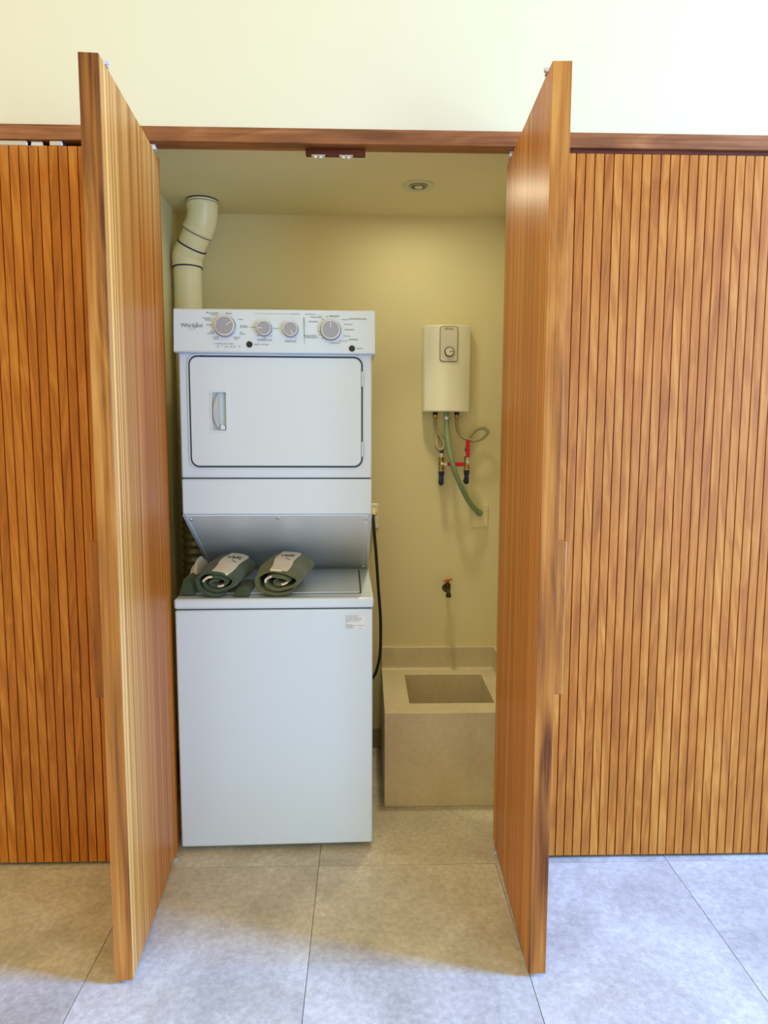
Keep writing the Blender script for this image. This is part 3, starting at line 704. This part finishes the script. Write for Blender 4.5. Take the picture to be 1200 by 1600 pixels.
MB().lathe([(0.0118, -0.007), (0.0128, -0.007), (0.0128, 0.007), (0.0118, 0.007)], Vector((0.444, Y1-0.012, 1.585))-OG, 'z', 18).build('hose_clamp', 'chrome', gh)
MB().box(0.0118, 0.0215, -0.020, -0.006, 0.379, 0.391).build('clamp_screw', 'hose', gh, bevel=0.002)

wp = thing('wall_plate', 'glossy cream wall plate behind the green hose end', 'wall plate', (0.613, YB, 1.131))
MB().prism(rrect(-0.040, 0.040, -0.055, 0.055, 0.004), -0.007, 0).build('plate', 'plate', wp, bevel=0.002)
MB().ringplate(rrect(-0.034, 0.034, -0.049, 0.049, 0.003), rrect(-0.031, 0.031, -0.046, 0.046, 0.003), -0.0085, -0.006).build('plate_rim', 'plate', wp, bevel=0.0005)
MB().lathe([(0.0, -0.020), (0.009, -0.020), (0.009, -0.006), (0.0, -0.006)], (0.001, 0, 0.012), 'y', 16).build('hose_port', 'black', wp)

def valve(x, zc, label, lever):
    v = thing('ball_valve', label, 'valve', (x, Y1, zc), group='heater ball valves')
    MB().lathe([(0.0, 0.031), (0.0125, 0.031), (0.0125, 0.022), (0.0110, 0.020), (0.0120, 0.010), (0.0135, 0.0), (0.0120, -0.012), (0.0130, -0.020), (0.0130, -0.030), (0.0, -0.030)], seg=12).build('valve_body', 'brass', v, ang=20)
    for z0, z1 in ((0.0305, 0.0355), (-0.0335, -0.0290)):
        MB().lathe([(0.0, z0), (0.0118, z0), (0.0122, (z0+z1)/2), (0.0118, z1), (0.0, z1)], seg=16).build('thread_tape', 'tape', v)
    MB().lathe([(0.0, 0.035), (0.0105, 0.035), (0.0105, 0.050), (0.0, 0.050)], seg=6).build('hose_nut', 'chrome', v, ang=20)
    MB().lathe([(0.0, 0.050), (0.0095, 0.050), (0.0095, 0.062), (0.0085, 0.066), (0.0, 0.066)], seg=14).build('hose_ferrule', 'black', v)
    MB().lathe([(0.0, -0.014), (0.0065, -0.014), (0.0065, -0.028), (0.0, -0.028)], (0, 0, 0), 'y', 12).build('stem', 'brass', v)
    MB().lathe([(0.0085, -0.027), (0.0085, -0.033), (0.004, -0.036), (0.0, -0.036)], (0, 0, 0), 'y', 6).build('stem_nut', 'chrome', v, ang=20)
    b = MB().lathe([(0.0, -0.033), (0.0105, -0.033), (0.0112, -0.080)] + [(0.0118*math.cos(a), -0.088-0.0118*math.sin(a)) for a in [math.pi/2*i/6 for i in range(7)]], seg=18).build('elbow', 'blue', v)
    MB().tube([(0, 0.0, -0.086), (0, 0.0545, -0.086)], 0.0085, 14).build('wall_stub', 'blue', b)
    MB().lathe([(0.0, -0.033), (0.0135, -0.033), (0.0135, -0.048), (0.0115, -0.052), (0.0115, -0.060), (0.0, -0.060)], seg=8).build('elbow_socket', 'blue', b, ang=20)
    MB().lathe([(0.0108, -0.0625), (0.0114, -0.0615), (0.0108, -0.0605)], seg=16).build('joint_ring', 'inkl', b)
    if lever == 'h':
        MB().prism(rrect(0.006, 0.040, -0.0055, 0.0055, 0.003), -0.031, -0.027).build('lever_plate', 'chrome', v)
        MB().prism(rrect(0.022, 0.104, -0.0092, 0.0092, 0.0080), -0.034, -0.024).build('lever_grip', 'red', v, bevel=0.002)
    else:
        MB().prism(rrect(-0.0055, 0.0055, 0.004, 0.040, 0.003), -0.031, -0.027).build('lever_plate', 'chrome', v)
        MB().prism(rrect(-0.0092, 0.0092, 0.024, 0.106, 0.0080), -0.034, -0.024).build('lever_grip', 'red', v, bevel=0.002)
    return v
valve(0.4245, 1.377, 'brass ball valve with red lever turned sideways, below left hose', 'h')
valve(0.5410, 1.383, 'brass ball valve with red lever pointing up, below right hose', 'v')

# ------------------------------------------------------------------ garden-style tap
tp = thing('water_tap', 'small bronze water tap with orange handle on the wall above sink', 'tap', (0.4615, YB, 0.795))
MB().lathe([(0.0, 0.0), (0.016, 0.0), (0.016, -0.004), (0.009, -0.006), (0.009, -0.040), (0.0, -0.040)], (0, 0, 0), 'y', 18).build('inlet', 'bronze', tp)
MB().lathe([(0.0, -0.020), (0.012, -0.018), (0.0145, 0.0), (0.0125, 0.012), (0.0145, 0.014), (0.0145, 0.020), (0.008, 0.023), (0.005, 0.032), (0.0, 0.032)], (0, -0.045, 0), 'z', 18).build('body', 'bronze', tp)
MB().tube(catmull([(0, -0.045, -0.006), (-0.001, -0.062, -0.004), (0.0, -0.078, -0.012), (0.001, -0.082, -0.030)], 6), [0.009]*19, 14).build('spout', 'bronze', tp)
MB().lathe([(0.0, -0.022), (0.0125, -0.022), (0.0125, -0.034), (0.009, -0.036), (0.0, -0.036)], (0.001, -0.082, 0), 'z', 16).build('hose_end', 'bronze', tp)
MB().tube(catmull([(-0.010, -0.045, 0.015), (-0.020, -0.048, 0.011), (-0.023, -0.050, 0.0), (-0.016, -0.052, -0.010), (-0.006, -0.054, -0.014)], 5), 0.0038, 10).build('side_lug', 'bronze', tp)
hd = MB().lathe([(0.0, 0.031), (0.0075, 0.031), (0.0085, 0.036), (0.0070, 0.042), (0.0, 0.043)], (0, -0.045, 0), 'z', 14).build('handle', 'orange', tp)
MB().tube([(-0.021, -0.049, 0.0345), (-0.015, -0.048, 0.035), (-0.006, -0.046, 0.0365), (0.006, -0.044, 0.0385), (0.015, -0.042, 0.0405), (0.021, -0.041, 0.041)], [0.0035, 0.0055, 0.0035, 0.0035, 0.0055, 0.0035], 12).build('handle_arm', 'orange', hd)

# ------------------------------------------------------------------ outlet and power cord
ou = thing('wall_outlet', 'metal outlet plate on the wall beside the dryer', 'outlet', (0.102, YB, 1.131))
MB().prism(rrect(-0.036, 0.036, -0.057, 0.057, 0.004), -0.006, 0).build('plate', 'steel', ou, bevel=0.0015)
MB().prism(rrect(-0.017, 0.017, -0.034, 0.034, 0.004), -0.008, -0.004).build('socket_face', 'cream', ou, bevel=0.001)
co = thing('power_cord', 'thick black power cord hanging beside the washer', 'cord', (0.116, 0.85, 1.118))
OC = Vector((0.116, 0.85, 1.118))
MB().tube(catmull([Vector(p)-OC for p in ((0.1115, 0.880, 1.142), (0.113, 0.860, 1.112), (0.118, 0.83, 1.05), (0.1255, 0.80, 0.958), (0.1355, 0.80, 0.809), (0.1445, 0.80, 0.690), (0.1465, 0.80, 0.600), (0.1440, 0.80, 0.509), (0.1330, 0.80, 0.445), (0.116, 0.80, 0.400), (0.06, 0.79, 0.34), (-0.02, 0.765, 0.31))], 8), 0.0068, 12).build('cable', 'rubber', co)
MB().tube([Vector(p)-OC for p in ((0.1115, 0.9165, 1.150), (0.1115, 0.905, 1.150), (0.1115, 0.890, 1.148), (0.1115, 0.876, 1.138))], [0.021, 0.022, 0.018, 0.009], 16).build('plug', 'cream', co)

for o in bpy.data.objects:
    if o.name.split('.')[0] in ('washer_lettering', 'dryer_lettering', 'stitched_script', 'printed_text', 'divider_lines'): o['kind'] = 'stuff'

# ------------------------------------------------------------------ concrete laundry sink
SX0, SX1, SY0, SZ = 0.1535, XR, 0.368, 0.396
sk = thing('laundry_sink', 'tan concrete laundry sink with square basin in the closet corner', 'sink', (SX0, SY0, 0))
w, dp = SX1-SX0, YB-SY0
bx0, bx1, by0, by1 = 0.106, 0.463, 0.104, 0.462
def rect4(x0, x1, y0, y1): return [(x1, y1), (x0, y1), (x0, y0), (x1, y0)]
MB().ringplate(rect4(0, w, 0, dp), rect4(bx0, bx1, by0, by1), 0.0, SZ, 'xy').build('body', 'sink', sk, bevel=0.0025)
bs = MB(); bs.box(bx0+0.0005, bx1-0.0005, by0+0.0005, by1-0.0005, 0.10, 0.13); bs.build('basin_floor', 'sink', sk)
MB().lathe([(0.022, 0.0), (0.022, 0.003), (0.016, 0.003), (0.014, 0.001), (0.0, 0.001)], ((bx0+bx1)/2, (by0+by1)/2, 0.13), 'z', 20).build('drain', 'chrome', sk)
MB().box(0, w-0.0005, dp-0.020, dp, SZ, 0.503).build('backsplash', 'sink', sk, bevel=0.002)
MB().box(w-0.018, w, 0.004, dp-0.0205, SZ, 0.503).build('side_splash', 'sink', sk, bevel=0.002)
# small cove where the top meets the splashes
cv = [(dp-0.020, SZ)] + [(dp-0.020-0.012*(1-math.sin(a)), SZ+0.012*(1-math.cos(a))) for a in [math.pi/2*i/5 for i in range(5, -1, -1)]]
MB().prism(cv, 0.0, w-0.018, 'yz').build('cove', 'sink', sk)
